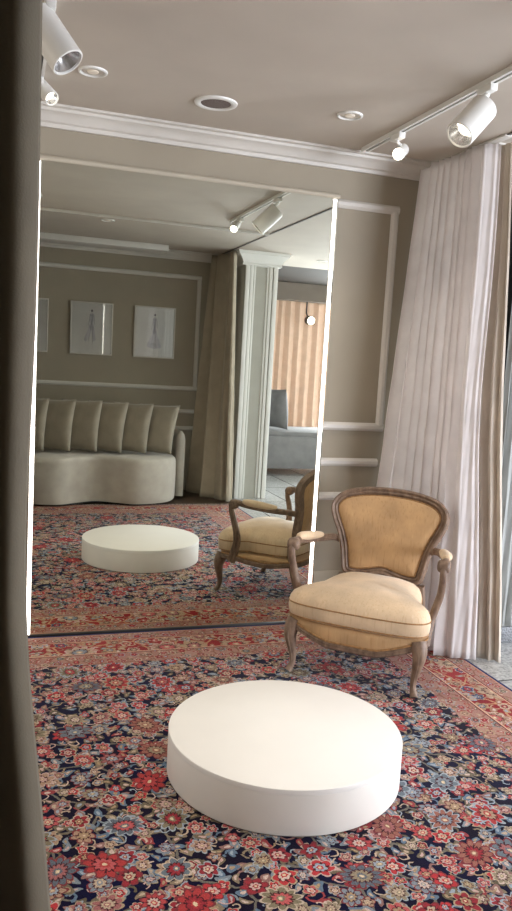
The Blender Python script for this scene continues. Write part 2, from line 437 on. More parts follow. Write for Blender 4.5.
# panel mouldings
MP = [(0, -.022), (.006, -.022), (.012, -.016), (.018, -.008), (.018, .008), (.012, .016), (.006, .022), (0, .022)]
def bar_x(bm, x0, x1, y, z, s, w=.022): extrude_profile_x(bm, [(y+s*a, z+c*w/.022) for a, c in MP], x0, x1)
def bar_z(bm, x, y, z0, z1, s, w=.022): loft(bm, [[(x+c*w/.022, y+s*a, z) for a, c in MP] for z in (z0, z1)])
def panels(y, s, x0, x1, zt, mids):
    bm = bmesh.new(); w = .022
    bar_x(bm, x0, x1, y, zt-w, s); bar_x(bm, x0, x1, y, 1.062+w, s)
    if x0 < 0: bar_z(bm, x0+w, y, 1.062+w, zt-w, s)
    bar_z(bm, x1-w, y, 1.062+w, zt-w, s)
    za, zb = mids
    bar_x(bm, x0, x1-.02, y, za, s); bar_x(bm, x0, x1-.02, y, zb, s)
    return bm
bm = panels(YM, -1, 1.484, 1.848, 2.268, (.888, .700)); struct('trim_7', bm, TRIM, 25)
bm = panels(YS, 1, -1.5, 1.85, 2.268, (.840, .660)); struct('trim_8', bm, TRIM, 25)
def skirt(bm, x0, x1, y, s, h=.27):
    extrude_profile_x(bm, [(y, FZ), (y+s*.018, FZ), (y+s*.018, h-.03), (y+s*.012, h-.012), (y+s*.006, h), (y, h)], x0, x1)
bm = bmesh.new(); skirt(bm, 1.49, 2.0, YM, -1, .28); struct('baseboard_back', bm, WALL, 25)
bm = bmesh.new(); skirt(bm, -2.2, 2.0, YS, 1, .12); struct('baseboard_front', bm, WALL, 25)
bm = B(2.12, 7.0, -.46, -.44, FZ, .075, bev=.004); struct('baseboard_hall', bm, GRAN)
# dado rails on the short return beside the pilaster, and the return itself
bm = B(2.06, 2.22, -4.44, -4.14, FZ, H); struct('wall_return', bm, WALL)
bm = bmesh.new(); bar_x(bm, 2.06, 2.22, -4.14, .84, 1); bar_x(bm, 2.06, 2.22, -4.14, .66, 1); struct('trim_9', bm, TRIM, 25)
# dark strip put in for the dark gap behind the beige curtain
bm = bmesh.new(); box(bm, 2.10, 2.34, -.475, -.44, .02, 2.38, bev=.004); struct('trim_10', bm, simple('dark_gap_strip', (40, 36, 33), .5, .1))
# pilaster with fluted edges, recessed face and flared capital
bm = bmesh.new(); px0, px1, py = 2.17, 2.515, -3.82
box(bm, px0, px1, py-.34, py, FZ, H-.11)
for a, b_, d in ((0, .046, .030), (.053, .086, .021), (.093, .112, .012)):
    box(bm, px0+a, px0+b_, py-.02, py+d, FZ, H-.11, bev=.004); box(bm, px1-b_, px1-a, py-.02, py+d, FZ, H-.11, bev=.004)
cap = [(.030, H-.135), (.036, H-.130), (.036, H-.118), (.030, H-.112), (.036, H-.095), (.052, H-.070), (.076, H-.045), (.094, H-.030), (.094, H-.018), (.104, H-.014), (.104, H)]
loft(bm, [[(px0-o_, py+o_, z), (px1+o_, py+o_, z), (px1+o_, py-.36, z), (px0-o_, py-.36, z)] for o_, z in cap])
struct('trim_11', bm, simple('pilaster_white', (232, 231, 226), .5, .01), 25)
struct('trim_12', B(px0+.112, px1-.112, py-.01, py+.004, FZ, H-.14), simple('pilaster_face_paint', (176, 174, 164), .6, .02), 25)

# ------------------------------------------------------------------ rug
rug = thing('persian_rug', 'large navy floral persian rug with red border covering the floor', 'rug', (.25, -1.72, FZ))
bm = bmesh.new(); nx, ny = 60, 60
box(bm, RX0, RX1, RY0, RY1, FZ, 0, bev=.003)
o = obj('pile', bm, RUGM, rug)
# the pattern is laid out in room metres: shift the part so its object space equals room space
o.data.transform(Matrix.Translation(Vector((.25, -1.72, FZ)))); o.location = (-.25, 1.72, -FZ)
bm = bmesh.new(); x = RX0+.01
while x < RX1-.005:
    L = random.uniform(.045, .07); dx = random.uniform(-.012, .012)
    tube(bm, [(x, RY0+.004, -.004), (x+dx*.5, RY0-L*.5, -.006), (x+dx, RY0-L, FZ+.003)], .0028, 4)
    x += random.uniform(.008, .012)
f_ = obj('fringe', bm, FRINGE, rug); f_['kind'] = 'stuff'

# ------------------------------------------------------------------ mirror
W, HM = 1.4627, 2.2645
mir = thing('wall_mirror', 'huge frameless wall mirror reaching the rug, edged with glowing strips', 'mirror', (W/2, .006, 0))
obj('mirror_glass', B(-.024, W+.024, 0, .014, .006, HM), MIRR, mir)
bm = bmesh.new(); extrude_profile_x(bm, [(.016, HM), (-.006, HM), (-.012, HM+.006), (-.012, HM+.016), (-.004, HM+.024), (.016, HM+.024)], -.03, W+.03)
obj('top_moulding', bm, simple('mirror_top_paint', (176, 166, 148), .6, .02), mir, 25)
obj('bottom_channel', B(-.03, W+.03, -.010, .014, FZ, .007, bev=.001), BLACK, mir)
for x0, x1 in ((-.019, -.003), (W-.002, W+.014)):
    p = obj('edge_profile', B(x0-.003, x1+.003, -.003, .0, .008, HM-.002), WMET, mir)
    obj('led_strip', B(x0, x1, -.007, -.002, .012, HM-.006, bev=.0015), LED, p)

# ------------------------------------------------------------------ round plinth
PX, PY, PR, PH = .7946, -1.4497, .4027, .1510
pl = thing('round_plinth', 'low round white plinth standing on the rug before the mirror', 'plinth', (PX, PY, 0))
T = Matrix.Translation((PX, PY, 0))
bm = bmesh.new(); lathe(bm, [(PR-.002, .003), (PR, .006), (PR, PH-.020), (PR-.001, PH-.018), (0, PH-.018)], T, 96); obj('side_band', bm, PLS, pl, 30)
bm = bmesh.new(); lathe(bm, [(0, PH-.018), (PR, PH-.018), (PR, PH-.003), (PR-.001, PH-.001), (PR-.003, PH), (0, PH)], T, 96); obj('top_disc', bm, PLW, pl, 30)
bm = bmesh.new(); lathe(bm, [(PR-.02, .0005), (PR-.02, .0035), (0, .0035)], T, 64); obj('contact_shadow_base', bm, BLACK, pl, 30)  # black disc added as the contact shadow under the rim

# ------------------------------------------------------------------ armchair (local: x right when seen from the front, y to the back)
def armchair():
    FL, FR = Vector((1.1224, -.6317)), Vector((1.5593, -1.017)); mid = (FL+FR)/2
    rz = math.atan2(FR.y-FL.y, FR.x-FL.x)
    t = thing('armchair', 'carved walnut armchair in straw coloured silk beside the mirror', 'armchair', (mid.x, mid.y, 0), rz, local=True)
    # seat plan outline, full loop (u,v)
    def plan(fw, bw, fv, bv, bow=.03, waist=0):
        half = [(0, fv-bow), (fw*.45, fv-bow*.85), (fw*.82, fv-.004), (fw, fv+.035), (fw+.004, fv+.10), (fw-.012-waist, fv+.19),
                (fw*.6+bw*.4-waist*.5, fv*.5+bv*.5), (bw+.01, bv-.06), (bw*.8, bv), (0, bv+.01)]
        loop = [(u, v) for u, v in half]+[(-u, v) for u, v in half[-2:0:-1]]
        return cr(loop, 6, True)
    # rail and apron: top flat, lower edge serpentine, dips at the middle of the front
    out = plan(.312, .225, .0, .50)
    def lower(p):
        u, v = p.x, p.y
        if v < .12:
            a = abs(u)/.31
            z = .152+.012*math.cos(a*PI*2.2)*-1+.055*max(0, (a-.45)/.55)**1.3
        else: z = .200+.012*math.cos((v-.30)*PI/.2)*-1
        w = max(0, min(1, (v-.06)/.12)); zf = .150+.062*max(0, (abs(u)/.31-.35)/.65)**1.2
        return zf*(1-w)+z*w
    bm = bmesh.new()
    up = []
    for p in out: up.append(max(lower(p)+.030, .0))
    rings = [[(p.x*.90, .25+(p.y-.25)*.90, lower(p)+.004) for p in out],
             [(p.x*.985, .25+(p.y-.25)*.985, lower(p)) for p in out],
             [(p.x*1.012, .25+(p.y-.25)*1.012, lower(p)+.008) for p in out],
             [(p.x*1.006, .25+(p.y-.25)*1.006, lower(p)+.016) for p in out],
             [(p.x*1.014, .25+(p.y-.25)*1.014, lower(p)+.024) for p in out],
             [(p.x*.99, .25+(p.y-.25)*.99, lower(p)+.031) for p in out],
             [(p.x*.90, .25+(p.y-.25)*.90, lower(p)+.033) for p in out]]
    loft(bm, rings, False); obj('seat_rail', bm, CWOOD, t, 30)
    # upholstered seat band above the rail
    bm = bmesh.new()
    o2 = plan(.306, .22, .004, .495)
    ring = lambda s, zf: [(p.x*s, .25+(p.y-.25)*s, zf(q)) for p, q in zip(o2, out)]
    loft(bm, [ring(.9, lambda q: lower(q)+.028), ring(.992, lambda q: lower(q)+.027), ring(1.012, lambda q: min(lower(q)+.045, .245)), ring(1.014, lambda q: max(.235, lower(q)+.035)),
              ring(1.0, lambda q: .250), ring(.96, lambda q: .2555), ring(.5, lambda q: .258)]); obj('seat_upholstery', bm, SILKB, t, 60)
    bm = bmesh.new(); tube(bm, [(p.x*1.012, .25+(p.y-.25)*1.012, lower(q)+.034) for p, q in zip(o2, out)], .0045, 6, (0, 0, 1), closed=True)
    obj('welt', bm, WELT, t)
    # loose cushion
    oc = plan(.311, .205, -.012, .455, .024, .05)
    bm = bmesh.new(); c = (0, .235)
    def rg(s, z, crown=0): return [(c[0]+(p.x-c[0])*s, c[1]+(p.y-c[1])*s, z+crown*max(0, 1-((p.x/.34)**2))) for p in oc]
    loft(bm, [rg(.3, .260), rg(.93, .257), rg(.985, .264), rg(1.008, .282), rg(1.016, .306), rg(1.012, .330), rg(.998, .350), rg(.965, .366, .004),
              rg(.88, .382, .008), rg(.7, .398, .012), rg(.45, .408, .012), rg(.2, .412, .012)])
    cu = obj('seat_cushion', bm, SILKS, t, 60)
    bm = bmesh.new(); tube(bm, rg(1.013, .329), .0034, 6, (0, 0, 1), closed=True); tube(bm, rg(.994, .268), .0034, 6, (0, 0, 1), closed=True)
    obj('piping', bm, WELT, cu)
    # back: outline in the back plane (u, height), leaning and slightly wrapped
    def bk(u, z, d=0):
        lean = .24; v = .470+(z-.35)*lean-.35*u*u
        return Vector((u, v+d*.97, z-d*.23))
    half = [(0, .812), (.10, .808), (.19, .794), (.254, .768), (.292, .723), (.296, .677), (.278, .625), (.250, .568), (.226, .500), (.212, .430), (.196, .380),
            (.150, .362), (.075, .368), (0, .384)]
    loop = half+[(-u, z) for u, z in half[-2:0:-1]]
    oln = cr(loop, 6, True)
    cz = .59
    def shr(d):                                       # inset the outline by a distance d
        N = len(oln); res = []
        for i in range(N):
            tt = (oln[(i+1) % N]-oln[i-1]).normalized(); n = Vector((-tt.y, tt.x))
            if n.dot(Vector((0, cz))-oln[i]) < 0 and abs(n.dot(Vector((0, cz))-oln[i])) > .02: n = -n
            res.append(oln[i]+n*d)
        return res
    # outline runs clockwise seen from the front; inward normal sign
    def inset(d):
        N = len(oln); area = sum(oln[i].x*oln[(i+1) % N].y-oln[(i+1) % N].x*oln[i].y for i in range(N)); sg = 1 if area > 0 else -1
        res = []
        for i in range(N):
            tt = (oln[(i+1) % N]-oln[i-1]).normalized(); res.append(oln[i]+Vector((-tt.y, tt.x))*sg*d)
        return res
    bm = bmesh.new()
    prof = [(.000, .014), (.000, -.010), (.004, -.021), (.011, -.026), (.017, -.020), (.021, -.018), (.028, -.022), (.034, -.018), (.041, -.008), (.041, .014)]
    R = [[bk(q.x, q.y, d) for q in inset(i_)] for i_, d in prof]
    V = [[bm.verts.new(p) for p in r] for r in R]; N = len(oln)
    for i in range(len(V)):
        a, b2 = V[i], V[(i+1) % len(V)]
        for k in range(N): bm.faces.new((a[k], a[(k+1) % N], b2[(k+1) % N], b2[k]))
    bmesh.ops.recalc_face_normals(bm, faces=bm.faces); obj('back_frame', bm, CWOOD, t, 30)
    # padding, domed to the front, flatter behind
    bm = bmesh.new()
    rings = []
    for d, off in ((.036, .006), (.037, -.006), (.042, -.016), (.052, -.023)):
        rings.append([bk(q.x, q.y, off) for q in inset(d)])
    last = inset(.052)
    for s, off in ((.9, -.029), (.75, -.033), (.5, -.037), (.25, -.039), (.06, -.0395)):
        rings.append([bk(q.x*s, cz+(q.y-cz)*s, off) for q in last])
    first = inset(.036)
    back = [[bk(q.x*s, cz+(q.y-cz)*s, off) for q in first] for s, off in ((.2, .022), (.8, .020), (.97, .012))]
    loft(bm, back+rings); obj('back_upholstery', bm, SILKB, t, 70)
    bm = bmesh.new(); tube(bm, [bk(q.x, q.y, -.0165) for q in inset(.0430)], .004, 6, (0, 1, 0), closed=True); obj('back_welt', bm, WELT, t)
    # arms
    mould = [(.014, -.006), (.016, 0), (.014, .006), (.009, .010), (.005, .0085), (0, .0115), (-.005, .0085), (-.009, .010), (-.014, .006), (-.016, 0), (-.014, -.006),
             (-.009, -.010), (-.005, -.0085), (0, -.0115), (.005, -.0085), (.009, -.010)]
    for s in (-1, 1):
        bm = bmesh.new()
        top = cr([bk(.242*s, .540, -.004), (.268*s, .46, .548), (.305*s, .37, .553), (.332*s, .28, .560), (.346*s, .21, .568), (.350*s, .160, .576), (.350*s, .132, .573)], 6)
        sweep(bm, top, mould, (0, 0, 1), [(1.1, 1.35)]*len(top))
        post = cr([(.350*s, .136, .578), (.352*s, .117, .554), (.352*s, .116, .526), (.350*s, .130, .478), (.342*s, .144, .424), (.328*s, .148, .372), (.316*s, .142, .325),
                   (.309*s, .126, .275), (.305*s, .110, .230), (.303*s, .100, .205)], 6)
        n = len(post); sweep(bm, post, mould, (0, 1, .2), [(1.0+1.0*(i/n)**1.6, 1.25+.4*(i/n)) for i in range(n)])
        # scroll volute at the hand rest
        M = Matrix.Translation((.350*s, .131, .564)) @ Matrix.Rotation(PI/2, 4, 'Y')
        lathe(bm, [(0, -.028), (.007, -.029), (.010, -.026), (.018, -.027), (.025, -.023), (.029, -.014), (.029, .014), (.025, .023), (.018, .027), (.010, .026), (.007, .029), (0, .028)], M, 16)
        for k in (-1, 0, 1):
            tube(bm, [(.350*s+.012*k, .109+.001*abs(k), .564-.004+.016*math.sin(j*.5)) for j in range(-3, 4)], .005, 6)
        # leafy knuckle where the arm meets the back
        tube(bm, [bk(.236*s, .520+.008*j, -.014) for j in range(6)], .012, 8, scales=[.3, .8, 1.1, 1.1, .8, .3])
        arm = obj('arm', bm, CWOOD, t, 50)
        bm = bmesh.new()
        pp = cr([(.296*s, .39, .570), (.316*s, .335, .574), (.334*s, .27, .580), (.345*s, .225, .585), (.348*s, .190, .587)], 6)
        n = len(pp)-1; sweep(bm, pp, circ(.022, 14, .027), (0, 0, 1), [max(.25, min(1, math.sin(PI*(.06+.88*i/n))**.45)) for i in range(n+1)])
        obj('arm_pad', bm, SILKS, arm, 60)
    # cabriole front legs
    legsec = [(.5, -.2), (.5, .2), (.36, .42), (.1, .5), (-.2, .5), (-.45, .3), (-.5, 0), (-.45, -.3), (-.2, -.5), (.1, -.5), (.36, -.42)]
    for s in (-1, 1):
        path = cr([(.284*s, .030, .240), (.294*s, .018, .205), (.297*s, .010, .170), (.290*s, .012, .125), (.281*s, .016, .075), (.280*s, .012, .040), (.287*s, .002, .014), (.292*s, -.006, .0015)], 5)
        w = cr([(.070, 0), (.066, 0), (.054, 0), (.041, 0), (.030, 0), (.026, 0), (.030, 0), (.034, 0)], 5)
        bm = bmesh.new(); sweep(bm, path, legsec, (0, -1, 0), [q[0] for q in w])
        tube(bm, [(path[i].x*1.0+.002*s, path[i].y-w[i][0]*.46, path[i].z) for i in range(2, len(path)-4)], .005, 6, (1, 0, 0), scales=[.3+.9*math.sin(PI*k/(len(path)-7)) for k in range(len(path)-6)])
        flat0(bm); obj('leg', bm, CWOOD, t, 45)
        path = cr([(.196*s, .448, .370), (.205*s, .455, .290), (.210*s, .470, .215), (.212*s, .495, .130), (.216*s, .525, .060), (.222*s, .545, .0015)], 5)
        n = len(path); bm = bmesh.new(); sweep(bm, path, [(.5, -.4), (.5, .4), (.4, .5), (-.4, .5), (-.5, .4), (-.5, -.4), (-.4, -.5), (.4, -.5)], (0, 1, 0), [.040-.012*i/n for i in range(n)])
        flat0(bm); obj('leg', bm, CWOOD, t, 45)
    return t
armchair()

# ------------------------------------------------------------------ curtains
def curtain(name, label, mat, top, bot, zt, zb, npl, a0, a1, seed=0, powr=1.0, rows=44, cols=None, cat='curtain', sharpness=1.0, irregular=.5, flat=2, bow=None, soft=False):
    rnd = random.Random(seed); cols = cols or npl*14
    ph = [rnd.uniform(-1, 1) for _ in range(12)]; am = [rnd.uniform(.55, 1.2) for _ in range(npl+2)]; drift = [rnd.uniform(-.5, .5) for _ in range(npl+2)]
    T_, B_ = cr([(*p, 0) for p in top], 10), cr([(*p, 0) for p in bot], 10)
    def at(c, s):
        f = s*(len(c)-1); i = min(int(f), len(c)-2); return c[i].lerp(c[i+1], f-i)
    bm = bmesh.new(); G = []
    base_pt = at(B_, .5)
    for r in range(rows+1):
        h = r/rows; row = []
        for k in range(cols+1):
            s = k/cols
            ws = s+irregular*(.022*math.sin(2*PI*(1.3*s+ph[0]))+.013*math.sin(2*PI*(3.1*s+ph[1])))+.012*irregular*h*math.sin(2*PI*(2.3*s+ph[2]+.3*h))
            p = at(T_, s).lerp(at(B_, s), h**powr)
            q0, q1 = at(T_, max(0, s-.02)).lerp(at(B_, max(0, s-.02)), h**powr), at(T_, min(1, s+.02)).lerp(at(B_, min(1, s+.02)), h**powr)
            t = (q1-q0).normalized(); n = Vector((-t.y, t.x, 0))
            fi = max(0, min(npl, ws*npl)); i0 = int(fi); fr = fi-i0
            A = am[i0]*(1-fr)+am[i0+1]*fr
            w = math.sin(2*PI*ws*npl); w = math.copysign(abs(w)**sharpness, w)
            if not soft: w += .28*math.sin(2*PI*(ws*npl*.5+ph[3]+.5*h))*h+.15*math.sin(2*PI*(ws*npl*2+ph[4]))*(1-h)
            amp = (a0*(1-h)+a1*h)*A
            if s > flat: amp *= max(.16, 1-(s-flat)/.05)
            z = zt+(zb-zt)*h+.002*math.sin(9*s+ph[5])*h - (.004*abs(math.sin(PI*ws*npl)) if r == 0 else 0)
            p = p+n*amp*w+t*(0 if soft else amp*.55*math.sin(4*PI*ws*npl)*.5)
            if bow: p = p+Vector((bow[0], bow[1], 0))*math.exp(-((h-bow[2])/bow[3])**2)*max(0, (s-bow[4])/(1-bow[4]))
            # small creases low down
            p = p+n*(.004*h*math.sin(37*h+5*s*npl+ph[6]*6)*math.sin(11*s*npl*.5+ph[7]*6))
            row.append(bm.verts.new((p.x, p.y, z)))
        G.append(row)
    for r in range(rows):
        for k in range(cols): bm.faces.new((G[r][k], G[r][k+1], G[r+1][k+1], G[r+1][k]))
    bmesh.ops.recalc_face_normals(bm, faces=bm.faces)
    o = obj(name, bm, mat, None, 0, at=(base_pt.x, base_pt.y, zb))
    for f in o.data.polygons: f.use_smooth = True
    sd = o.modifiers.new('cloth_thickness', 'SOLIDIFY'); sd.thickness = .003; sd.offset = 0
    return tag(o, label, cat)
curtain('curtain', 'white pleated full length curtain hanging behind the armchair', WHC,
        [(1.955, .0), (1.982, -.14), (2.000, -.32), (1.992, -.50), (2.060, -.556)], [(1.745, -.05), (1.83, -.24), (1.915, -.44), (1.965, -.61), (2.095, -.680)], H-.012, FZ+.016, 11, .021, .032, 3, irregular=.9, rows=60, flat=.77, bow=(-.045, .0, .52, .25, .6))
curtain('curtain', 'beige full length curtain hanging right of the white one, by the marble floor', BEC,
        [(2.078, -.50), (2.080, -.56), (2.088, -.605)], [(2.13, -.60), (2.165, -.67), (2.215, -.715)], H-.012, FZ+.008, 3, .006, .014, 5, irregular=.5, bow=(-.020, 0, .52, .25, 2))
curtain('curtain', 'pale sheer curtain at the far right edge beside the dark gap', SHC,
        [(2.22, -.53), (2.5, -.535), (2.8, -.53)], [(2.215, -.535), (2.5, -.54), (2.8, -.535)], H-.03, .11, 12, .010, .014, 8)
curtain('curtain', 'taupe full length curtain seen in the mirror beside the sofa', TAC,
        [(1.93, -4.24), (1.98, -4.16), (2.03, -3.92), (2.055, -3.78), (2.02, -3.76)], [(1.755, -4.14), (1.84, -3.9), (1.96, -3.70), (2.085, -3.60), (2.02, -3.545)], H-.012, FZ+.012, 4, .022, .046, 11, irregular=.8, flat=.78)
curtain('curtain', 'olive taupe curtain close in front along the left edge', LFC,
        [(-2.1, -2.62), (-1.12, -2.62), (-.122, -2.60)], [(-2.1, -2.62), (-1.12, -2.62), (-.029, -2.60)], H-.03, FZ+.016, 8, .036, .040, 21, 3.0, irregular=.1, bow=(-.022, 0, .59, .14, .9), cols=260, soft=True)
curtain('curtain', 'peach voile curtains across the far hall seen in the mirror', PEC,
        [(3.24, -6.52), (3.7, -6.5), (4.45, -6.52)], [(3.17, -6.52), (3.7, -6.5), (4.45, -6.52)], 2.30, FZ+.02, 11, .018, .026, 15)

# curtain rail across the ceiling, from which the left curtain hangs
cr_ = thing('curtain_rail', 'thin white curtain rail crossing the ceiling, seen in the mirror', 'curtain rail', (.3, -2.63, H))
obj('rail_profile', B(-2.2, 2.0, -2.645, -2.612, H-.022, H, bev=.003), TRIM, cr_)
bm = bmesh.new(); box(bm, -2.2, 2.0, -2.631, -2.626, H-.0235, H-.0215); obj('rail_slot', bm, simple('rail_slot_grey', (150, 146, 138), .6), cr_)
# rail for the white and beige curtains
wr = thing('curtain_rail', 'white curtain rail on the ceiling above the white curtain', 'curtain rail', (2.03, -.3, H))
obj('rail_profile', B(2.004, 2.05, -.66, -.01, H-.010, H, bev=.002), TRIM, wr)

# ------------------------------------------------------------------ track lights
def track(x, y0, y1, label, group=None):
    t = thing('light_track', label, 'light track', (x, (y0+y1)/2, H), 0, group)
    bm = bmesh.new()
    extrude_profile_y(bm, [(x-.018, H), (x-.018, H-.02), (x-.006, H-.02), (x-.006, H-.012), (x+.006, H-.012), (x+.006, H-.02), (x+.018, H-.02), (x+.018, H)], y0, y1)
    obj('rail', bm, WMET, t, 25)
    obj('slot', B(x-.0055, x+.0055, y0+.03, y1-.03, H-.0135, H-.0115), BLACK, t)
    for y in (y0, y1): obj('end_cap', B(x-.0195, x+.0195, y-.006, y+.006, H-.022, H, bev=.002), WMET, t)
TX, TL = 1.56, -.035
track(TX, -2.25, -.125, 'white ceiling light track on the right, above the curtain')
track(TL, -2.25, -.185, 'white ceiling light track on the left, mostly behind the near curtain')
def spot(x, y, disc, axis, rad, length, label, lit, group):
    a = Vector(axis).normalized(); D = Vector(disc); mid = D-a*length*.55
    t = thing('track_spotlight', label, 'spotlight', (x, y, H-.02), 0, group)
    q = a.to_track_quat('Z', 'Y').to_matrix().to_4x4()
    M = Matrix.Translation(D-a*length) @ q
    obj('adapter', B(x-.016, x+.016, y-.045, y+.045, H-.046, H-.0195, bev=.003), WMET, t)
    bm = bmesh.new(); up = mid+Vector((0, 0, rad*.9))
    tube(bm, cr([(x, y, H-.04), (x, y, H-.052), tuple(up*.5+Vector((x, y, H-.052))*.5), tuple(up), tuple(mid)], 4), rad*.16+.002, 8)
    obj('arm', bm, WMET, t)
    bm = bmesh.new(); R = rad
    lathe(bm, [(0, 0), (R*.9, 0), (R, R*.1), (R, length-.002), (R*.97, length), (R*.90, length), (R*.88, length-.004), (R*.6, length-R*.9), (0, length-R*.9)], M, 36)
    h = obj('housing', bm, WMET, t, 35)
    bm = bmesh.new(); lathe(bm, [(R*.86, length-.006), (R*.72, length-R*.45), (R*.5, length-R*.78), (R*.42, length-R*.86)], M, 36)
    obj('reflector', bm, REFL, h)
    bm = bmesh.new()
    if lit == 2: lathe(bm, [(0, length-R*.10), (R*.84, length-R*.10), (R*.84, length-R*.14), (0, length-R*.14)], M, 30)
    else: lathe(bm, [(0, length-R*.70), (R*.45, length-R*.74), (R*.45, length-R*.8), (0, length-R*.8)], M, 30)
    obj('lens', bm, BULB if lit else REFL, h)
    return D, a
G_ = 'white track spotlights'
spots = []
spots.append(spot(TX, -.47, (1.590, -.430, 2.405), (-.55, -.66, -.42), .0300, .100, 'small lit white spotlight on the right track, nearest the mirror wall', 2, G_))
spots[-1:] = [spots[-1]]
spots.append(spot(TX, -1.17, (1.437, -1.20, 2.278), (-.66, -.20, -.70), .0540, .180, 'large white spotlight on the right track, aimed down left', 1, G_))
spots.append(spot(TX, -2.02, (1.500, -1.98, 2.39), (-.42, .72, -.5), .0300, .105, 'small lit spotlight at the near end of the right track, seen in the mirror', 2, G_))
spots.append(spot(TL, -1.15, (.021, -1.20, 2.298), (.52, -.26, -.76), .0540, .180, 'large white spotlight at top left above the near curtain', 0, G_))
spots.append(spot(TL, -.42, (.017, -.450, 2.405), (.42, -.62, -.60), .0300, .100, 'small white spotlight at top left, below the large one', 1, G_))

# ------------------------------------------------------------------ recessed ceiling fittings
def downlight(x, y, label, r=.058, group='recessed ceiling downlights', z=H):
    t = thing('downlight', label, 'downlight', (x, y, z), 0, group)
    M = Matrix.Translation((x, y, z))
    bm = bmesh.new(); lathe(bm, [(r*1.0, 0), (r*.98, -.006), (r*.86, -.008), (r*.80, -.005), (r*.76, -.001), (r*.76, 0)], M, 32); obj('trim_ring', bm, WMET, t, 50)
    bm = bmesh.new(); lathe(bm, [(r*.74, -.0015), (r*.62, -.005), (r*.5, -.003), (r*.40, -.002), (r*.38, -.001)], M, 32); obj('gimbal', bm, simple('gimbal_white', (196, 188, 176), .5), t, 50)
    bm = bmesh.new(); lathe(bm, [(r*.40, -.0012), (r*.36, -.006), (0, -.009)], M, 24); obj('lamp', bm, DIM, t, 50)
downlight(.163, -.563, 'round recessed downlight beside the large spotlight at top left')
downlight(1.275, -.557, 'round recessed downlight between the speaker and the right track')
downlight(.672, -2.87, 'round recessed downlight over the sofa, seen in the mirror')
downlight(3.05, -3.95, 'recessed downlight in the hall ceiling, seen at the right of the mirror')
t = thing('ceiling_speaker', 'round flush ceiling speaker with grey mesh in the middle of the ceiling', 'speaker', (.70, -.43, H))
M = Matrix.Translation((.70, -.43, H))
bm = bmesh.new(); lathe(bm, [(.094, 0), (.092, -.006), (.082, -.009), (.070, -.008), (.066, -.005), (.066, 0)], M, 40); obj('trim_ring', bm, WMET, t, 50)
bm = bmesh.new(); lathe(bm, [(.065, -.004), (.05, -.006), (0, -.008)], M, 40); obj('mesh_grille', bm, GREYM, t, 60)

# ------------------------------------------------------------------ sofa against the front wall
sf = thing('curved_sofa', 'greige sofa with wavy kidney shaped seat, seen in the mirror', 'sofa', (.72, -3.8, FZ))
front = [(1.50, -3.98), (1.525, -3.80), (1.50, -3.62), (1.40, -3.45), (1.24, -3.355), (1.06, -3.335), (.90, -3.42), (.72, -3.50), (.54, -3.42), (.38, -3.325),
         (.20, -3.335), (.03, -3.43), (-.10, -3.60), (-.145, -3.80), (-.12, -3.98), (.3, -4.12), (.72, -4.15), (1.14, -4.12)]
oln = cr([(x, y, 0) for x, y in front], 6, True); c = Vector((.72, -3.8, 0))
def rg(s, z, dx=0): return [(c.x+(p.x-c.x)*s, c.y+(p.y-c.y)*s, z) for p in oln]
bm = bmesh.new(); loft(bm, [rg(.9, .018), rg(.99, .018), rg(.998, .03), rg(1.003, .06), rg(1.005, .25), rg(1.0, .390), rg(.992, .415), rg(.972, .432), rg(.94, .440), rg(.6, .446), rg(.2, .448)]); obj('seat', bm, SOFAF, sf, 60)
bm = bmesh.new(); loft(bm, [rg(.90, .0006), rg(.90, .024)]); obj('plinth_base', bm, BLACK, sf)
bk_ = cr([(1.578, -3.76), (1.585, -3.95), (1.52, -4.12), (1.36, -4.22), (1.1, -4.255), (.72, -4.26), (.34, -4.255), (.02, -4.22), (-.16, -4.12), (-.225, -3.95), (-.218, -3.76)], 6)
bm = bmesh.new(); rr = []
hz = lambda i, n: .66+.02*math.sin(PI*i/n)
sec0 = [(-.045, .02), (-.048, .5), (-.045, .60), (-.034, .645), (-.016, .67), (0, .676), (.016, .67), (.034, .645), (.045, .60), (.048, .5), (.045, .02)]
for i, p in enumerate(bk_):
    a, b2 = bk_[max(i-1, 0)], bk_[min(i+1, len(bk_)-1)]; tt = (b2-a).normalized(); n = Vector((-tt.y, tt.x))
    k = .55 if i in (0, len(bk_)-1) else 1
    pp = p
    rr.append([(pp.x+n.x*o_*k, pp.y+n.y*o_*k, z if z < .3 else z-(1-k)*.10) for o_, z in sec0])
loft(bm, rr); obj('backrest', bm, SOFAF, sf, 60)
def pillow(bm, w, h, d, n=18):
    G = {}
    for sgn in (1, -1):
        for i in range(n+1):
            for j in range(n+1):
                u, v = i/n*2-1, j/n*2-1
                e = max(0, (1-u*u))**.42*max(0, (1-v*v))**.42
                x = u*w/2*(1-.06*(1-v*v)); z = v*h/2*(1-.06*(1-u*u))
                G[sgn, i, j] = Vector((x, sgn*d/2*e, z))
    V = {}
    for k, p in G.items():
        s, i, j = k
        if i in (0, n) or j in (0, n): kk = (1, i, j)
        else: kk = k
        if kk not in V: V[kk] = bm.verts.new(p)
        V[k] = V[kk]
    for s in (1, -1):
        for i in range(n):
            for j in range(n):
                f = [V[s, i, j], V[s, i+1, j], V[s, i+1, j+1], V[s, i, j+1]]
                bm.faces.new(f if s == -1 else f[::-1])
ords = ['leftmost', 'second from the left', 'third from the left', 'fourth from the left', 'second from the right', 'rightmost']
first = None
CU = [(.085, 12, -2), (.328, 13, -2), (.575, 13, -2), (.815, 15, -1), (1.055, 17, -1), (1.305, 21, -1)]
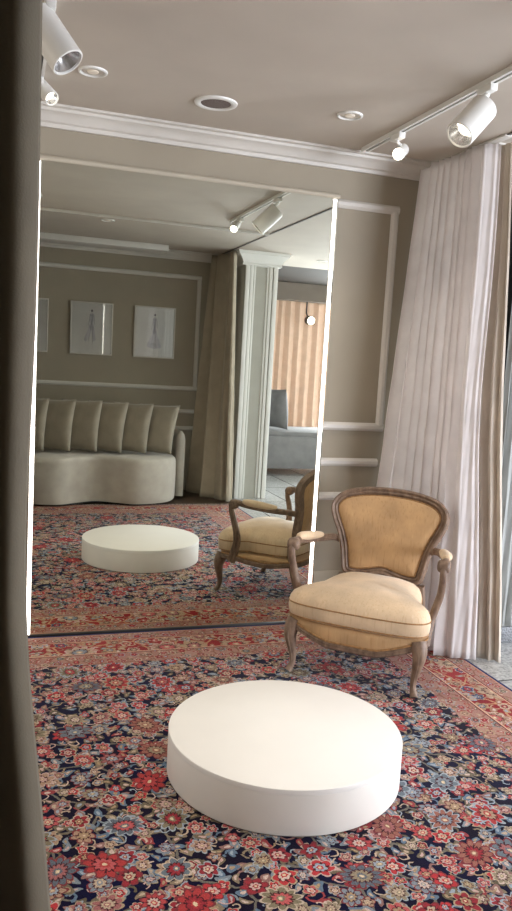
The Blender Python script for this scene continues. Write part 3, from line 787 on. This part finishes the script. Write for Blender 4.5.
for k, (cx, ln, rl) in enumerate(CU):
    lab = 'square taupe cushion on the curved sofa, %s of six%s' % (ords[k], ', leaning over' if k == 5 else '')
    if first is None:
        bm = bmesh.new(); pillow(bm, .46, .50, .142); first = cu = obj('cushion', bm, CUSHF, None, 0)
        for f in cu.data.polygons: f.use_smooth = True
    else: cu = first.copy(); COL.objects.link(cu)
    M = Matrix.Rotation(math.radians(38), 4, 'Z') @ Matrix.Rotation(math.radians(ln), 4, 'X') @ Matrix.Rotation(math.radians(rl), 4, 'Y')
    cu.matrix_world = Matrix.Translation((cx, -3.775+.012*max(0, k-3), .450+.25*math.cos(math.radians(ln))+.22*abs(math.sin(math.radians(rl)))+.04*math.sin(math.radians(ln)))) @ M
    tag(cu, lab, 'cushion', 'taupe cushions along the curved sofa')

# ------------------------------------------------------------------ framed fashion sketches
def picture(x0, x1, z0, z1, lab, pose):
    y = YS+.012
    t = thing('framed_sketch', lab, 'picture', ((x0+x1)/2, YS, (z0+z1)/2), 0, 'framed dress sketches above the sofa')
    bm = bmesh.new(); w = .014
    for a in ((x0, x1, z0, z0+w), (x0, x1, z1-w, z1)): box(bm, a[0], a[1], YS, YS+.022, a[2], a[3], bev=.001)
    for a in ((x0, x0+w), (x1-w, x1)): box(bm, a[0], a[1], YS, YS+.022, z0+w, z1-w, bev=.001)
    obj('frame', bm, TRIM, t)
    pa = obj('paper', B(x0+.012, x1-.012, YS+.001, YS+.008, z0+.012, z1-.012), PAPER, t)
    cx, ct = (x0+x1)/2+pose[0], z1-.085
    def blob(bm, pts):
        f = bm.faces.new([bm.verts.new((cx+a, YS+.0095, ct-b)) for a, b in pts])
        r = bmesh.ops.extrude_face_region(bm, geom=[f]); bmesh.ops.translate(bm, verts=[v for v in r['geom'] if isinstance(v, bmesh.types.BMVert)], vec=(0, -.0012, 0))
        bmesh.ops.recalc_face_normals(bm, faces=bm.faces)
    bm = bmesh.new(); blob(bm, [(.010*math.cos(a*.52), .0+.013*math.sin(a*.52)) for a in range(12)]); obj('sketched_head', bm, INKD, pa, 0)
    bm = bmesh.new()
    if pose[1]: blob(bm, [(-.02, .03), (.016, .03), (.020, .08), (.014, .12), (.03, .20), (.045, .29), (.02, .31), (.0, .2), (-.02, .26), (-.055, .32), (-.075, .29), (-.035, .19), (-.014, .12), (-.022, .08)])
    else: blob(bm, [(-.018, .03), (.018, .03), (.018, .09), (.012, .13), (.03, .21), (.07, .30), (.075, .335), (0, .35), (-.075, .335), (-.07, .30), (-.03, .21), (-.012, .13), (-.018, .09)])
    obj('sketched_dress', bm, INK, pa, 0)
    bm = bmesh.new()
    for a, b2 in (((-.018, .035), (-.035, .15)), ((.018, .035), (.030, .14)), ((0, .12), (.012, .33)), ((-.004, .12), (-.03, .31)), ((0, .02), (0, .12))):
        p, q = Vector((cx+a[0], YS+.0098, ct-a[1])), Vector((cx+b2[0], YS+.0098, ct-b2[1])); tube(bm, [p, (p+q)/2+Vector((.004, 0, 0)), q], .0014, 5)
    obj('pencil_strokes', bm, INKD, pa)
    t.rotation_euler.z = pose[2]; t.location.y += abs(pose[2])*.25
    obj('glass', B(x0+w, x1-w, YS+.0135, YS+.0155, z0+w, z1-w), GLASS, t, 0)
picture(-.14, .295, 1.385, 1.915, 'framed dress sketch cut off by the mirror\'s left edge', (0, 0, 0))
picture(.511, .935, 1.385, 1.912, 'framed dress sketch in the middle, crossed by a bright light reflection', (0, 1, -.0105))
picture(1.154, 1.586, 1.385, 1.915, 'framed dress sketch on the right, nearest the taupe curtain', (0, 0, 0))

# ------------------------------------------------------------------ hall furniture seen in the mirror
hs = thing('chaise', 'cool grey upholstered chaise in the hall before the peach curtains', 'sofa', (3.7, -5.75, FZ))
bm = B(2.62, 4.7, -6.15, -5.32, .085, .50, bev=.03); obj('base', bm, GRS, hs)
bm = B(2.63, 4.69, -6.14, -5.33, .49, .56, bev=.03); obj('seat_pad', bm, GRS, hs)
for x in (2.7, 4.56):
    for y in (-6.08, -5.46): obj('foot', B(x, x+.06, y, y+.06, FZ+.001, .09, bev=.004), BLACK, hs)
bm = bmesh.new(); pillow(bm, .50, .52, .26)
bm.transform(Matrix.Translation((3.20, -5.66, .828)) @ Matrix.Rotation(math.radians(62), 4, 'Z') @ Matrix.Rotation(math.radians(-8), 4, 'X'))
o = obj('cushion', bm, GRD, None, 0, at=(3.20, -5.66, .56)); tag(o, 'dark grey upright cushion on the left end of the hall chaise', 'cushion')
for f in o.data.polygons: f.use_smooth = True
hl = thing('hall_spotlight', 'small dark spotlight with round lit lens before the peach curtains', 'spotlight', (3.86, -6.35, 2.27))
bm = bmesh.new(); tube(bm, [(3.86, -6.35, 2.27), (3.86, -6.35, 2.12), (3.87, -6.30, 2.04)], .010, 8); obj('stem', bm, BLACK, hl)
M = Matrix.Translation((3.87, -6.30, 2.02)) @ Vector((.02, .9, -.1)).to_track_quat('Z', 'Y').to_matrix().to_4x4()
bm = bmesh.new(); lathe(bm, [(0, 0), (.05, 0), (.062, .02), (.062, .12), (.056, .12), (.054, .105), (0, .105)], M, 28); obj('housing', bm, BLACK, hl)
bm = bmesh.new(); lathe(bm, [(0, .118), (.054, .112), (.054, .106), (0, .106)], M, 28); obj('lens', bm, BULB, hl)
# bush outside the hall's end window
bm = bmesh.new(); rnd = random.Random(4)
for _ in range(420):
    a, r, z = rnd.uniform(0, 2*PI), rnd.uniform(.1, .7), rnd.uniform(.1, 2.3)
    p = Vector((3.0+r*math.cos(a), -8.6+r*math.sin(a), z)); q = Matrix.Rotation(rnd.uniform(0, 6), 3, 'Z') @ Matrix.Rotation(rnd.uniform(-1, 1), 3, 'X')
    L = rnd.uniform(.08, .14)
    bm.faces.new([bm.verts.new(p+q @ Vector(v)) for v in ((0, 0, 0), (L*.35, L*.5, .01), (0, L, .03), (-L*.35, L*.5, .01))])
bu = thing('garden_bush', 'sunlit green bush outside the hall window', 'bush', (3.0, -8.6, FZ))
obj('foliage', bm, LEAFM, bu, 0)
bm = bmesh.new(); tube(bm, [(3.0, -8.6, FZ-.0), (3.02, -8.62, 1.0), (3.0, -8.6, 2.0)], .03, 8); obj('stem', bm, CWOOD, bu)
tag(struct('ground_outside', B(-6, 16, -16, -8.2, FZ-.1, FZ-.0005), simple('gravel', (150, 145, 130), .9, .1)), kind='structure')

# ------------------------------------------------------------------ light
w = bpy.data.worlds.new('sky'); sc.world = w; w.use_nodes = True
nt = w.node_tree; bg = nt.nodes['Background']
tcw = node(nt, 'ShaderNodeTexCoord'); sp = node(nt, 'ShaderNodeSeparateXYZ', {0: S(nt, tcw.outputs['Generated'])})
nt.links.new(ramp(nt, S(nt, sp.outputs[2])*.5+.5, [(.48, (200, 200, 195)), (.52, (236, 240, 246)), (.9, (170, 196, 232))], 'LINEAR').k, bg.inputs[0])
bg.inputs[1].default_value = 1.2
def light(name, typ, loc, aim, energy, rgb, **kw):
    l = bpy.data.lights.new(name, typ); l.energy = energy; l.color = lin(rgb)
    for k, v in kw.items(): setattr(l, k, v)
    o = bpy.data.objects.new(name, l); COL.objects.link(o); o.location = loc
    o.rotation_euler = (Vector(aim)-Vector(loc)).to_track_quat('-Z', 'Y').to_euler(); return o
light('daylight_and_fill', 'AREA', (6.95, -2.3, 1.35), (2.0, -2.0, 1.0), 210, (238, 243, 255), shape='RECTANGLE', size=2.7, size_y=2.0)
light('daylight_and_fill', 'AREA', (5.75, -6.74, 1.3), (4.2, 0, 1.1), 640, (236, 242, 255), shape='RECTANGLE', size=2.3, size_y=2.1)
light('daylight_and_fill', 'AREA', (-2.18, -1.5, 1.45), (1.0, -1.5, .9), 22, (255, 246, 234), shape='RECTANGLE', size=1.7, size_y=1.7)  # added fill from the left; no window is known on this side
for D, a in spots[:2]+spots[3:]:
    light('track_lamp', 'SPOT', D+a*.012, D+a, 22, (255, 247, 238), spot_size=1.4, spot_blend=.9, shadow_soft_size=.03)
for x, y, e in ((.163, -.563, 30), (1.275, -.557, 30), (.672, -2.87, 32)):
    light('downlight_fill', 'SPOT', (x, y, H-.02), (x, y, 0), e, (255, 243, 228), spot_size=1.95, spot_blend=1.0, shadow_soft_size=.04)  # added fill light; the downlights themselves are unlit

# ------------------------------------------------------------------ camera
f_px = 780.78; yaw, pit, rol = .32322836, -.118335, .05706322
fw = Vector((math.sin(yaw)*math.cos(pit), math.cos(yaw)*math.cos(pit), math.sin(pit)))
r = Vector((math.cos(yaw), -math.sin(yaw), 0)); u = r.cross(fw)
r2 = r*math.cos(rol)+u*math.sin(rol); u2 = u*math.cos(rol)-r*math.sin(rol)
cam = bpy.data.cameras.new('camera'); co = bpy.data.objects.new('camera', cam); COL.objects.link(co)
cam.sensor_fit = 'VERTICAL'; cam.sensor_height = 24; cam.lens = f_px/911*24; cam.clip_start = .02
Mx = Matrix((r2, u2, -fw)).transposed().to_4x4(); Mx.translation = (-.17192, -3.84851, 1.4)
co.matrix_world = Mx; sc.camera = co
vs = sc.view_settings; vs.view_transform = 'Standard'; vs.look = 'None'; vs.gamma = 1; vs.use_curve_mapping = False; vs.exposure = 0.02
cy = sc.cycles; cy.max_bounces = 10; cy.diffuse_bounces = 6; cy.glossy_bounces = 6; cy.transparent_max_bounces = 8; cy.sample_clamp_indirect = 6
